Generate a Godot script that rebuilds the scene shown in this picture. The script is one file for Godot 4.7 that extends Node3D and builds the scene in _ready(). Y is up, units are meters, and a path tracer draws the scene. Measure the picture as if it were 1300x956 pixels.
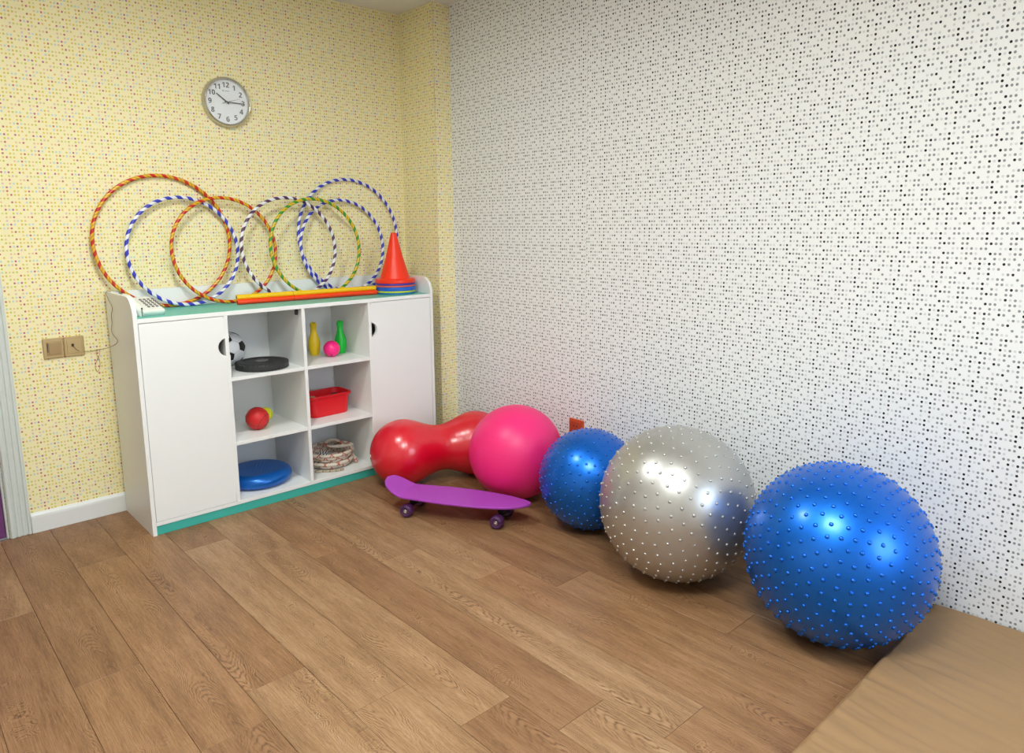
extends Node3D

# ------------------------------------------------------------------ measured layout (metres)
# right wall: x = 0, back wall: z = 0, floor: y = 0
const ROOM_H := 2.383
const ROOM_X := -3.6
const ROOM_Z := 4.7
const CAB_L := -1.6648
const CAB_R := -0.2188
const CAB_D := 0.40
const TOP := 0.9017
const PT := 0.016          # panel thickness

var rng := RandomNumberGenerator.new()
var M := {}
var used := {}

# ------------------------------------------------------------------ helpers
func mat(c: Color, rough := 0.5, metal := 0.0, spec := 0.5) -> StandardMaterial3D:
	var m := StandardMaterial3D.new()
	m.albedo_color = c
	m.roughness = rough
	m.metallic = metal
	m.metallic_specular = spec
	return m

func numbered(called: String) -> String:
	if not used.has(called):
		used[called] = 0
		return called
	used[called] += 1
	return "%s_%03d" % [called, used[called]]

func thing(called: String, label: String, category: String, at := Vector3.ZERO, group := "") -> Node3D:
	var o := Node3D.new()
	o.name = numbered(called)
	add_child(o, true)
	o.position = at
	o.set_meta("label", label)
	o.set_meta("category", category)
	if group != "":
		o.set_meta("group", group)
	return o

func setting(called: String) -> Node3D:
	var o := Node3D.new()
	o.name = called
	add_child(o, true)
	o.set_meta("kind", "structure")
	return o

func part(called: String, mesh: Mesh, m: Material, parent: Node, at := Vector3.ZERO) -> MeshInstance3D:
	var o := MeshInstance3D.new()
	o.name = called
	o.mesh = mesh
	o.material_override = m
	parent.add_child(o, true)
	o.position = at
	return o

func tri(st: SurfaceTool, a: Vector3, b: Vector3, c: Vector3, inside: Vector3, ua := Vector2.ZERO, ub := Vector2.ZERO, uc := Vector2.ZERO) -> void:
	var n := (b - a).cross(c - a)
	if n.length() < 1e-14:
		return
	n = n.normalized()
	var out := n
	if n.dot((a + b + c) / 3.0 - inside) < 0.0:
		out = -n
	# front faces run clockwise: right-hand normal points away from the viewer
	var v := [a, b, c]
	var u := [ua, ub, uc]
	if out.dot(n) > 0.0:
		v = [a, c, b]
		u = [ua, uc, ub]
	for i in 3:
		st.set_normal(out)
		st.set_uv(u[i])
		st.add_vertex(v[i])

func quad(st: SurfaceTool, a: Vector3, b: Vector3, c: Vector3, d: Vector3, inside: Vector3, ua := Vector2.ZERO, ub := Vector2.ZERO, uc := Vector2.ZERO, ud := Vector2.ZERO) -> void:
	tri(st, a, b, c, inside, ua, ub, uc)
	tri(st, a, c, d, inside, ua, uc, ud)

func begin() -> SurfaceTool:
	var st := SurfaceTool.new()
	st.begin(Mesh.PRIMITIVE_TRIANGLES)
	return st

# box with chamfered edges, added to st; uv of a vertex = (x, z) inside the box as 0..1
func add_box(st: SurfaceTool, c: Vector3, s: Vector3, bev := 0.001, b := Basis.IDENTITY) -> void:
	var h := s * 0.5
	bev = minf(bev, minf(h.x, minf(h.y, h.z)) * 0.9)
	var P := {}
	for sx in [-1, 1]:
		for sy in [-1, 1]:
			for sz in [-1, 1]:
				P[[sx, sy, sz, 0]] = Vector3(sx * h.x, sy * (h.y - bev), sz * (h.z - bev))
				P[[sx, sy, sz, 1]] = Vector3(sx * (h.x - bev), sy * h.y, sz * (h.z - bev))
				P[[sx, sy, sz, 2]] = Vector3(sx * (h.x - bev), sy * (h.y - bev), sz * h.z)
	var U := {}
	for k in P:
		var p: Vector3 = P[k]
		U[k] = Vector2(p.x / s.x + 0.5, p.z / s.z + 0.5)
	var quads := []
	for s1 in [-1, 1]:
		quads.append([[s1, -1, -1, 0], [s1, 1, -1, 0], [s1, 1, 1, 0], [s1, -1, 1, 0]])
		quads.append([[-1, s1, -1, 1], [1, s1, -1, 1], [1, s1, 1, 1], [-1, s1, 1, 1]])
		quads.append([[-1, -1, s1, 2], [1, -1, s1, 2], [1, 1, s1, 2], [-1, 1, s1, 2]])
		for s2 in [-1, 1]:
			quads.append([[s1, s2, -1, 0], [s1, s2, 1, 0], [s1, s2, 1, 1], [s1, s2, -1, 1]])
			quads.append([[s1, -1, s2, 0], [s1, 1, s2, 0], [s1, 1, s2, 2], [s1, -1, s2, 2]])
			quads.append([[-1, s1, s2, 1], [1, s1, s2, 1], [1, s1, s2, 2], [-1, s1, s2, 2]])
	for q in quads:
		quad(st, b * P[q[0]] + c, b * P[q[1]] + c, b * P[q[2]] + c, b * P[q[3]] + c, c, U[q[0]], U[q[1]], U[q[2]], U[q[3]])
	for sx in [-1, 1]:
		for sy in [-1, 1]:
			for sz in [-1, 1]:
				tri(st, b * P[[sx, sy, sz, 0]] + c, b * P[[sx, sy, sz, 1]] + c, b * P[[sx, sy, sz, 2]] + c, c, U[[sx, sy, sz, 0]], U[[sx, sy, sz, 1]], U[[sx, sy, sz, 2]])

func box_mesh(s: Vector3, bev := 0.001) -> ArrayMesh:
	var st := begin()
	add_box(st, Vector3.ZERO, s, bev)
	return st.commit()

# box given by its two corners, as a part standing at its centre
func box_part(called: String, lo: Vector3, hi: Vector3, m: Material, parent: Node, bev := 0.001) -> MeshInstance3D:
	return part(called, box_mesh(hi - lo, bev), m, parent, (lo + hi) * 0.5)

# smooth surface over a grid of points; out_sign flips the side that faces outwards
func surf(P: Array, wrap_rows := false, wrap_cols := false, out_sign := 1.0, us := 1.0, vs := 1.0) -> ArrayMesh:
	var nr := P.size()
	var nc: int = P[0].size()
	var N := []
	for i in nr:
		var row := PackedVector3Array()
		row.resize(nc)
		var iu := (i + 1) % nr if wrap_rows else mini(i + 1, nr - 1)
		var id := (i - 1 + nr) % nr if wrap_rows else maxi(i - 1, 0)
		for j in nc:
			var ju := (j + 1) % nc if wrap_cols else mini(j + 1, nc - 1)
			var jd := (j - 1 + nc) % nc if wrap_cols else maxi(j - 1, 0)
			row[j] = (P[iu][j] - P[id][j]).cross(P[i][ju] - P[i][jd]) * out_sign
		N.append(row)
	for i in nr:
		for j in nc:
			if N[i][j].length() < 1e-12:
				var k := 1 if i == 0 else (nr - 2 if i == nr - 1 else i)
				var s := Vector3.ZERO
				for q in nc:
					s += N[k][q].normalized()
				N[i][j] = s if s.length() > 1e-6 else Vector3.UP
	var v := PackedVector3Array()
	var n := PackedVector3Array()
	var u := PackedVector2Array()
	var rr := nr + 1 if wrap_rows else nr
	var cc := nc + 1 if wrap_cols else nc
	for i in rr:
		for j in cc:
			v.append(P[i % nr][j % nc])
			n.append(N[i % nr][j % nc].normalized())
			u.append(Vector2(us * i / float(rr - 1), vs * j / float(cc - 1)))
	var idx := PackedInt32Array()
	for i in rr - 1:
		for j in cc - 1:
			var a := i * cc + j
			var b := a + cc
			var f := [a, b, b + 1, a, b + 1, a + 1]
			if out_sign > 0.0:
				f = [a, b + 1, b, a, a + 1, b + 1]
			for t in f:
				idx.append(t)
	var arr := []
	arr.resize(Mesh.ARRAY_MAX)
	arr[Mesh.ARRAY_VERTEX] = v
	arr[Mesh.ARRAY_NORMAL] = n
	arr[Mesh.ARRAY_TEX_UV] = u
	arr[Mesh.ARRAY_INDEX] = idx
	var am := ArrayMesh.new()
	am.add_surface_from_arrays(Mesh.PRIMITIVE_TRIANGLES, arr)
	return am

# profile of (radius, height) points turned round the y axis
func lathe(profile: Array, seg := 32, us := 1.0, vs := 1.0) -> ArrayMesh:
	var P := []
	for p in profile:
		var row := PackedVector3Array()
		for j in seg:
			var a := TAU * j / seg
			row.append(Vector3(p.x * cos(a), p.y, p.x * sin(a)))
		P.append(row)
	return surf(P, false, true, -1.0, us, vs)

# cut the corners of a profile so that they catch light
func rounded(pts: Array, r: float) -> Array:
	var out := [pts[0]]
	for i in range(1, pts.size() - 1):
		var p: Vector2 = pts[i]
		var a: Vector2 = pts[i - 1]
		var b: Vector2 = pts[i + 1]
		var ra := minf(r, p.distance_to(a) * 0.45)
		var rb := minf(r, p.distance_to(b) * 0.45)
		var pa := p + (a - p).normalized() * ra
		var pb := p + (b - p).normalized() * rb
		out.append(pa + (a - p).normalized() * ra * 0.15)
		out.append(pa)
		out.append((pa + pb) * 0.25 + p * 0.5)
		out.append(pb)
		out.append(pb + (b - p).normalized() * rb * 0.15)
	out.append(pts[-1])
	return out

# tube along a path
func tube(path: Array, r: float, seg := 10, closed := false, us := 1.0, vs := 1.0, twist := 0.0) -> ArrayMesh:
	var n := path.size()
	var P := []
	var side := Vector3.ZERO
	for i in n:
		var a: Vector3 = path[(i - 1 + n) % n] if closed else path[maxi(i - 1, 0)]
		var b: Vector3 = path[(i + 1) % n] if closed else path[mini(i + 1, n - 1)]
		var t := (b - a).normalized()
		if side == Vector3.ZERO:
			side = t.cross(Vector3.UP if absf(t.y) < 0.9 else Vector3.RIGHT).normalized()
		side = (side - t * side.dot(t)).normalized()
		var other := t.cross(side)
		var row := PackedVector3Array()
		for j in seg:
			var g := TAU * j / seg
			var rr := r
			if twist > 0.0:
				rr = r * (1.0 + 0.10 * cos(3.0 * (g + twist * i / float(n))))
			row.append(path[i] + (side * cos(g) + other * sin(g)) * rr)
		P.append(row)
	if not closed:
		var c0 := PackedVector3Array()
		var c1 := PackedVector3Array()
		for j in seg:
			c0.append(path[0])
			c1.append(path[-1])
		P.push_front(c0)
		P.append(c1)
	return surf(P, closed, true, -1.0, us, vs)

# flat polygon (x, y) given thickness along z from z0 to z1
func prism(poly: PackedVector2Array, z0: float, z1: float) -> ArrayMesh:
	var st := begin()
	var idx := Geometry2D.triangulate_polygon(poly)
	for i in range(0, idx.size(), 3):
		var a := poly[idx[i]]
		var b := poly[idx[i + 1]]
		var c := poly[idx[i + 2]]
		tri(st, Vector3(a.x, a.y, z1), Vector3(b.x, b.y, z1), Vector3(c.x, c.y, z1), Vector3(a.x, a.y, z0))
		tri(st, Vector3(a.x, a.y, z0), Vector3(b.x, b.y, z0), Vector3(c.x, c.y, z0), Vector3(a.x, a.y, z1))
	var cw := Geometry2D.is_polygon_clockwise(poly)
	for i in poly.size():
		var a := poly[i]
		var b := poly[(i + 1) % poly.size()]
		var e := (b - a).normalized()
		var inward := Vector2(-e.y, e.x)
		if cw:
			inward = -inward
		var m := (a + b) * 0.5 + inward * 0.001
		quad(st, Vector3(a.x, a.y, z0), Vector3(b.x, b.y, z0), Vector3(b.x, b.y, z1), Vector3(a.x, a.y, z1), Vector3(m.x, m.y, (z0 + z1) * 0.5))
	return st.commit()

func smooth_path(pts: Array, per := 8) -> Array:
	var c := Curve3D.new()
	for i in pts.size():
		var a: Vector3 = pts[maxi(i - 1, 0)]
		var b: Vector3 = pts[mini(i + 1, pts.size() - 1)]
		var t := (b - a) / 6.0
		c.add_point(pts[i], -t, t)
	var out := []
	for i in pts.size() - 1:
		for k in per:
			out.append(c.sample(i, k / float(per)))
	out.append(pts[-1])
	return out

# a node's basis whose y axis points along the given direction
func along(y: Vector3) -> Basis:
	y = y.normalized()
	var x := y.cross(Vector3(0.3, 0.1, 1.0)).normalized()
	return Basis(x, y, x.cross(y))

# ------------------------------------------------------------------ textures
# 10 x 10 repeat of the wallpaper: 3 dark, 2 mid, 1 faint, 0 bare
const DOTS := ["3203202031", "2120012120", "3001230021", "2122002010", "1022110213",
	"0210232123", "3220220002", "0011312122", "3220122100", "0212120222"]

func dot_image(kind: String) -> ImageTexture:
	var cw := 40
	var chh := 48
	var img := Image.create(cw * 10, chh * 10, false, Image.FORMAT_RGB8)
	var base: Color = Color("#eceeee") if kind == "grey" else Color("#f0e8ba")
	img.fill(base)
	var r := RandomNumberGenerator.new()
	r.seed = 77
	var mids := [Color("#dacb52"), Color("#ddc84a"), Color("#c9cc62"), Color("#e0be6c"), Color("#d4ca6c"), Color("#e2c2a4")]
	var faints := [Color("#bcd4d0"), Color("#d8c0cc"), Color("#d4d890"), Color("#e4cc98"), Color("#bdd2d8")]
	var darks := [Color("#c06f7c"), Color("#b86c86"), Color("#c2786e"), Color("#b07296")]
	for j in 10:
		for i in 10:
			var lv := int(DOTS[j].substr(i, 1))
			var pick := r.randi()
			if lv == 0:
				continue
			var c: Color
			if kind == "grey":
				c = [Color.WHITE, Color("#d3d6d7"), Color("#8d9193"), Color("#232527")][lv]
			elif lv == 3:
				c = darks[pick % darks.size()]
			elif lv == 2:
				c = mids[pick % mids.size()]
			else:
				c = faints[pick % faints.size()]
			var rx := 0.295 if kind == "grey" else 0.30
			for y in chh:
				for x in cw:
					var dx := (x + 0.5) / cw - 0.5
					var dy := ((y + 0.5) / chh - 0.5) * 1.1
					var dd := sqrt(dx * dx + dy * dy) - rx
					var a := clampf(0.5 - dd * 30.0, 0.0, 1.0)
					if a > 0.0:
						img.set_pixel(i * cw + x, j * chh + y, base.lerp(c, a))
	return ImageTexture.create_from_image(img)

func wood_image(sd: int) -> ImageTexture:
	var w := 144
	var h := 1088
	var n := FastNoiseLite.new()
	n.seed = sd
	n.noise_type = FastNoiseLite.TYPE_SIMPLEX
	n.frequency = 1.0
	var r := RandomNumberGenerator.new()
	r.seed = sd * 31
	var xc: float = [-0.12, 0.75, 0.15, -0.8, 0.3][int(sd / 7.0) % 5]
	var bend := r.randf_range(3.0, 5.0)
	var dirn := 1.0 if r.randf() < 0.5 else -1.0
	var base := Color("#997653")
	var dark := Color("#644832")
	var lite := Color("#b89775")
	var data := PackedByteArray()
	data.resize(w * h * 3)
	var k := 0
	for y in h:
		var v := y / float(h) * 1.29
		var drift := n.get_noise_2d(v * 1.6, 40.0) * 0.22
		var slow := n.get_noise_2d(v * 1.1, 7.0)
		for x in w:
			var u := x / float(w) - 0.5
			var q := u - xc - drift
			var warp := n.get_noise_2d(u * 2.6, v * 3.6 + 90.0)
			var hgt := dirn * v * 7.5 + q * q * bend * 5.5 + warp * 0.42
			var ring := absf(fposmod(hgt * 3.4, 1.0) - 0.5) * 2.0
			var lines := ring * ring * ring
			var broad := n.get_noise_2d(u * 2.4 + 11.0, v * 1.7 + 5.0)
			var fine := n.get_noise_2d(u * 62.0, v * 6.0 + 31.0)
			var fibre := n.get_noise_2d(u * 120.0 + 8.0, v * 22.0)
			var mask := clampf(0.45 + 0.9 * n.get_noise_2d(u * 2.2 + 50.0, v * 1.9), 0.0, 1.0)
			var t := 0.18 * broad + 0.25 * fine + 0.15 * fibre + 0.10 * slow - (lines - 0.25) * 0.60 * mask
			var c: Color
			if t < 0.0:
				c = base.lerp(dark, clampf(-t * 2.3, 0.0, 1.0))
			else:
				c = base.lerp(lite, clampf(t * 2.3, 0.0, 1.0))
			data[k] = int(c.r * 255.0)
			data[k + 1] = int(c.g * 255.0)
			data[k + 2] = int(c.b * 255.0)
			k += 3
	return ImageTexture.create_from_image(Image.create_from_data(w, h, false, Image.FORMAT_RGB8, data))

# diagonal tape wound round a tube: bands of colours across one repeat
func tape_image(bands: Array) -> ImageTexture:
	var w := 96
	var h := 48
	var img := Image.create(w, h, false, Image.FORMAT_RGB8)
	var total := 0.0
	for b in bands:
		total += b[1]
	for y in h:
		for x in w:
			var f := fposmod(x / float(w) + y / float(h), 1.0) * total
			var c: Color = bands[-1][0]
			for b in bands:
				if f < b[1]:
					c = b[0]
					break
				f -= b[1]
			img.set_pixel(x, y, c)
	return ImageTexture.create_from_image(img)

func textured(t: Texture2D, rough := 0.5, spec := 0.5) -> StandardMaterial3D:
	var m := mat(Color.WHITE, rough, 0.0, spec)
	m.albedo_texture = t
	return m

# ------------------------------------------------------------------ main
func _ready() -> void:
	rng.seed = 20240611
	camera_and_light()
	materials()
	room()
	cabinet()
	floor_things()
	shelf_things()
	cabinet_top_things()
	wall_things()

func camera_and_light() -> void:
	var cam := Camera3D.new()
	cam.name = "camera"
	add_child(cam)
	var p := 0.16302
	var y := 0.74175
	var r := -0.00895
	var fw := Vector3(sin(y) * cos(p), -sin(p), -cos(y) * cos(p))
	var rt := Vector3(cos(y), 0, sin(y))
	var up := rt.cross(fw)
	var rt2 := rt * cos(r) + up * sin(r)
	var up2 := up * cos(r) - rt * sin(r)
	cam.transform = Transform3D(Basis(rt2, up2, -fw), Vector3(-2.45267, 1.25921, 3.45286))
	var near := 0.05
	cam.keep_aspect = Camera3D.KEEP_HEIGHT
	cam.set_frustum(near * 956.0 / 910.89, Vector2(0, -44.5 / 910.89 * near), near, 60.0)
	cam.current = true

	var sky_mat := ProceduralSkyMaterial.new()
	sky_mat.sky_top_color = Color(0.74, 0.82, 0.92)
	sky_mat.sky_horizon_color = Color(0.92, 0.95, 0.98)
	sky_mat.ground_bottom_color = Color(0.42, 0.42, 0.40)
	sky_mat.ground_horizon_color = Color(0.70, 0.72, 0.74)
	var sky := Sky.new()
	sky.sky_material = sky_mat
	var env := Environment.new()
	env.background_mode = Environment.BG_SKY
	env.sky = sky
	env.background_energy_multiplier = 13.0
	env.tonemap_mode = Environment.TONE_MAPPER_LINEAR
	env.tonemap_exposure = 1.03
	env.sdfgi_enabled = true
	env.ssao_enabled = true
	env.ssil_enabled = true
	var we := WorldEnvironment.new()
	we.name = "environment"
	we.environment = env
	add_child(we)

	# two ceiling panels: the broad highlight on every ball, and the weaker one farther back
	ceiling_panel("square white ceiling light panel nearer the window", Vector3(-1.88, ROOM_H, 2.90), 0.75, 4.6)
	ceiling_panel("smaller square ceiling light panel nearer the cabinet", Vector3(-1.75, ROOM_H, 1.30), 0.30, 2.1)

func ceiling_panel(label: String, at: Vector3, w: float, energy: float) -> void:
	var lamp := thing("ceiling_panel_light", label, "ceiling light", at, "ceiling light panels")
	var st := begin()
	for s in [-1, 1]:
		add_box(st, Vector3(s * (w * 0.5 + 0.01), -0.012, 0), Vector3(0.02, 0.024, w + 0.04), 0.002)
		add_box(st, Vector3(0, -0.012, s * (w * 0.5 + 0.01)), Vector3(w, 0.024, 0.02), 0.002)
	part("frame", st.commit(), mat(Color("#e6e6e4"), 0.4), lamp)
	var tone := Color(0.985, 1.0, 0.985)
	var glow := mat(Color("#f4f4f0"), 0.6)
	glow.emission_enabled = true
	glow.emission = tone
	glow.emission_energy_multiplier = 2.5
	part("diffuser", box_mesh(Vector3(w, 0.008, w), 0.001), glow, lamp, Vector3(0, -0.010, 0))
	var al := AreaLight3D.new()
	al.name = "panel_glow"
	al.area_size = Vector2(w, w)
	al.light_color = tone
	al.light_energy = energy
	al.area_range = 12.0
	al.shadow_enabled = true
	lamp.add_child(al)
	al.position = Vector3(0, -0.03, 0)
	al.rotation = Vector3(-PI / 2, 0, 0)

func materials() -> void:
	M.white = mat(Color("#e9ebea"), 0.42, 0.0, 0.4)
	M.laminate = mat(Color("#ecefed"), 0.38, 0.0, 0.45)
	M.teal = mat(Color("#3fb3a6"), 0.40, 0.0, 0.5)
	M.paint = mat(Color("#e4e2da"), 0.9, 0.0, 0.2)
	M.black = mat(Color("#1b1b1c"), 0.5)
	M.dark = mat(Color("#2a2a2b"), 0.6)
	M.chrome = mat(Color("#c9c9c9"), 0.18, 1.0)

# ------------------------------------------------------------------ room
func wall_quad(called: String, a: Vector3, b: Vector3, y0: float, y1: float, inside_dir: Vector3, m: Material, parent: Node, org: Vector2, per: Vector2) -> void:
	# a sheet of wallpaper 1 mm thick; u runs from a to b, org = (distance along, height) of the tile's first dot
	var len := Vector2(a.x - b.x, a.z - b.z).length()
	var st := begin()
	var t := inside_dir * 0.001
	var c := (a + b) * 0.5 + Vector3(0, (y0 + y1) * 0.5, 0) - inside_dir * 0.001
	var u0 := -org.x / per.x + 0.05
	var u1 := (len - org.x) / per.x + 0.05
	var v0 := (org.y - y0) / per.y + 0.05
	var v1 := (org.y - y1) / per.y + 0.05
	var p := [a + Vector3(0, y0, 0), b + Vector3(0, y0, 0), b + Vector3(0, y1, 0), a + Vector3(0, y1, 0)]
	quad(st, p[0] + t, p[1] + t, p[2] + t, p[3] + t, c, Vector2(u0, v0), Vector2(u1, v0), Vector2(u1, v1), Vector2(u0, v1))
	for i in 4:
		var k := (i + 1) % 4
		quad(st, p[i], p[k], p[k] + t, p[i] + t, c)
	part(called, st.commit(), m, parent)

func room() -> void:
	var grey_paper := textured(dot_image("grey"), 0.75, 0.25)
	var yellow_paper := textured(dot_image("yellow"), 0.75, 0.25)

	# --- right wall, three sheets of grey dotted paper
	var wr := setting("wall_right")
	box_part("wall_body", Vector3(0.001, 0, -0.2), Vector3(0.2, ROOM_H, ROOM_Z + 0.2), M.paint, wr)
	var per := Vector2(0.1224, 0.1469)
	var sheets := [[0.3108, 1.2765, 1.25264, 1.22727], [1.2765, 2.264, 2.11343, 1.23336], [2.264, 3.262, 2.72245, 1.27661], [3.262, 4.26, 3.70, 1.25], [4.26, ROOM_Z, 4.6, 1.25]]
	for s in sheets:
		wall_quad("wallpaper_sheet", Vector3(0.001, 0, s[0]), Vector3(0.001, 0, s[1]), 0.0, ROOM_H, Vector3.LEFT, grey_paper, wr, Vector2(s[2] - s[0], s[3]), per)

	# --- back wall with a door opening at its left end
	var wb := setting("wall_back")
	box_part("wall_body", Vector3(-2.106, 0, -0.2), Vector3(0.0, ROOM_H, -0.001), M.paint, wb)
	box_part("wall_body", Vector3(-2.99, 2.06, -0.2), Vector3(-2.106, ROOM_H, -0.001), M.paint, wb)
	box_part("wall_body", Vector3(ROOM_X, 0, -0.2), Vector3(-2.994, ROOM_H, -0.001), M.paint, wb)
	var yper := Vector2(0.1208, 0.1444)
	for s in [[-1.107, -0.1067], [-2.107, -1.107]]:
		wall_quad("wallpaper_sheet", Vector3(s[0], 0, -0.001), Vector3(s[1], 0, -0.001), 0.0, ROOM_H, Vector3.BACK, yellow_paper, wb, Vector2(-1.954 - s[0], 1.041), yper)
	wall_quad("wallpaper_sheet", Vector3(-2.99, 0, -0.001), Vector3(-2.107, 0, -0.001), 2.06, ROOM_H, Vector3.BACK, yellow_paper, wb, Vector2(0.1, 1.041), yper)
	wall_quad("wallpaper_sheet", Vector3(ROOM_X, 0, -0.001), Vector3(-2.99, 0, -0.001), 0.0, ROOM_H, Vector3.BACK, yellow_paper, wb, Vector2(0.1, 1.041), yper)

	# --- boxed pier in the corner
	var wc := setting("wall_corner")
	box_part("wall_body", Vector3(-0.1057, 0, -0.0005), Vector3(0.001, ROOM_H, 0.3098), M.paint, wc)
	wall_quad("wallpaper_sheet", Vector3(-0.1057, 0, 0.0), Vector3(-0.1057, 0, 0.3108), 0.0, ROOM_H, Vector3.LEFT, yellow_paper, wc, Vector2(0.05, 1.041), yper)
	wall_quad("wallpaper_sheet", Vector3(-0.1067, 0, 0.3098), Vector3(0.0, 0, 0.3098), 0.0, ROOM_H, Vector3.BACK, yellow_paper, wc, Vector2(0.03, 1.041), yper)

	# --- walls behind the camera, ceiling
	var wl := setting("wall_left")
	box_part("wall_body", Vector3(ROOM_X - 0.2, 0, -0.2), Vector3(ROOM_X, ROOM_H, ROOM_Z + 0.2), mat(Color("#e9e7e0"), 0.85, 0, 0.2), wl)
	var wf := setting("wall_front")
	var pf := mat(Color("#e9e7e0"), 0.85, 0, 0.2)
	# window opening x -1.35..-0.2, y 0.85..2.1
	box_part("wall_body", Vector3(ROOM_X, 0, ROOM_Z), Vector3(-1.35, ROOM_H, ROOM_Z + 0.2), pf, wf)
	box_part("wall_body", Vector3(-0.2, 0, ROOM_Z), Vector3(0.001, ROOM_H, ROOM_Z + 0.2), pf, wf)
	box_part("wall_body", Vector3(-1.35, 0, ROOM_Z), Vector3(-0.2, 0.85, ROOM_Z + 0.2), pf, wf)
	box_part("wall_body", Vector3(-1.35, 2.1, ROOM_Z), Vector3(-0.2, ROOM_H, ROOM_Z + 0.2), pf, wf)
	var win := setting("window_1")
	var st := begin()
	for x in [-1.325, -0.775, -0.225]:
		add_box(st, Vector3(x, 1.475, ROOM_Z + 0.1), Vector3(0.05, 1.25, 0.06), 0.004)
	for y in [0.875, 2.075]:
		add_box(st, Vector3(-0.775, y, ROOM_Z + 0.1), Vector3(1.15, 0.05, 0.06), 0.004)
	part("window_frame", st.commit(), M.white, win)
	var glass := mat(Color(0.95, 0.98, 1.0, 0.06), 0.02)
	glass.transparency = BaseMaterial3D.TRANSPARENCY_ALPHA
	for x in [-1.05, -0.5]:
		box_part("pane", Vector3(x - 0.25, 0.9, ROOM_Z + 0.098), Vector3(x + 0.25, 2.05, ROOM_Z + 0.102), glass, win, 0.0005)
	box_part("window_sill", Vector3(-1.40, 0.82, ROOM_Z - 0.12), Vector3(-0.15, 0.85, ROOM_Z + 0.07), M.white, win, 0.004)
	var ce := setting("ceiling")
	box_part("ceiling_slab", Vector3(ROOM_X - 0.2, ROOM_H, -0.2), Vector3(0.2, ROOM_H + 0.15, ROOM_Z + 0.2), mat(Color("#e9e8e4"), 0.9, 0, 0.2), ce)

	# --- laminate floor, every plank a piece with chamfered edges
	var fl := setting("floor")
	box_part("subfloor", Vector3(ROOM_X - 0.2, -0.1, -0.2), Vector3(0.2, -0.010, ROOM_Z + 0.2), mat(Color("#4a3626"), 0.9), fl)
	var woods := []
	for k in 5:
		var t := wood_image(11 + k * 7)
		for tint in [Color("#ffffff"), Color("#f2e9e2"), Color("#e6dcd6")]:
			var m := textured(t, 0.46, 0.45)
			m.albedo_color = tint
			woods.append(m)
	var joints := {-3: 1.1, -2: 0.75, -1: 2.392, 0: 1.824, 1: 1.595, 2: 1.239, 3: 1.04, 4: 0.86, 5: 0.625, 6: 1.645, 7: 0.498, 8: 1.30, 9: 0.74}
	var pitch := 0.1717
	var plen := 1.29
	var gap := 0.0009
	var cache := {}
	for k in range(-4, 18):
		var x1 := -0.59 - pitch * k
		var x0 := x1 - pitch
		x1 = minf(x1, 0.0)
		x0 = maxf(x0, ROOM_X)
		if x1 - x0 < 0.02:
			continue
		var z: float = joints.get(k, fposmod(0.37 * k + 0.2, plen))
		while z > 0.0:
			z -= plen
		while z < ROOM_Z:
			var z0 := maxf(z, 0.0)
			var z1 := minf(z + plen, ROOM_Z)
			z += plen
			if z1 - z0 < 0.02:
				continue
			var sz := Vector3(snappedf(x1 - x0 - gap, 0.0001), 0.010, snappedf(z1 - z0 - gap, 0.0001))
			if not cache.has(sz):
				var pm := begin()
				add_box(pm, Vector3.ZERO, sz, 0.0008)
				cache[sz] = pm.commit()
			var o := part("plank", cache[sz], woods[rng.randi() % woods.size()], fl, Vector3((x0 + x1) * 0.5, -0.005, (z0 + z1) * 0.5))
			if rng.randf() < 0.5:
				o.rotation.y = PI

	# --- skirting board along the back wall, from the door casing to the pier
	var bb := setting("baseboard_back")
	var prof := PackedVector2Array([Vector2(0, 0), Vector2(0.015, 0), Vector2(0.015, 0.066), Vector2(0.0135, 0.074), Vector2(0.009, 0.080), Vector2(0.0065, 0.0843), Vector2(0, 0.0843)])
	var bm := part("board", prism(prof, 0.0, 1.914), mat(Color("#dfe3e3"), 0.4), bb, Vector3(-2.0215, 0, 0))
	bm.rotation.y = PI / 2
	bm.position = Vector3(-2.0215, 0, 0)
	bm.scale = Vector3(-1, 1, 1)

	# --- door at the left: ridged white casing and a purple leaf
	var dr := setting("door_1")
	var cm := mat(Color("#cfd6d2"), 0.4)
	for s in [[-2.0226, -1.0], [-3.0774, 1.0]]:
		var x: float = s[0]
		var d: float = s[1]
		var cs := begin()
		add_box(cs, Vector3(x + d * 0.0385, 1.06, 0.007), Vector3(0.077, 2.12, 0.014), 0.002)
		for q in [[0.008, 0.012, 0.020], [0.026, 0.014, 0.018], [0.046, 0.014, 0.018], [0.066, 0.016, 0.021]]:
			add_box(cs, Vector3(x + d * q[0], 1.06, q[2] * 0.5), Vector3(q[1], 2.12, q[2]), 0.003)
		part("casing", cs.commit(), cm, dr)
		box_part("jamb", Vector3(minf(x + d * 0.079, x + d * 0.087), 0, -0.12), Vector3(maxf(x + d * 0.079, x + d * 0.087), 2.06, 0.010), cm, dr, 0.003)
	box_part("casing", Vector3(-3.0774, 2.06, 0), Vector3(-2.0226, 2.14, 0.02), cm, dr, 0.003)
	var leaf := box_part("door_leaf", Vector3(-2.988, 0.005, -0.042), Vector3(-2.111, 2.055, -0.002), mat(Color("#6d3a72"), 0.35), dr, 0.002)
	part("handle", lathe(rounded([Vector2(0, 0), Vector2(0.011, 0), Vector2(0.011, 0.11), Vector2(0, 0.11)], 0.003), 16), M.chrome, leaf, Vector3(-0.36, 0, 0.055)).rotation.z = -PI / 2

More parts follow.
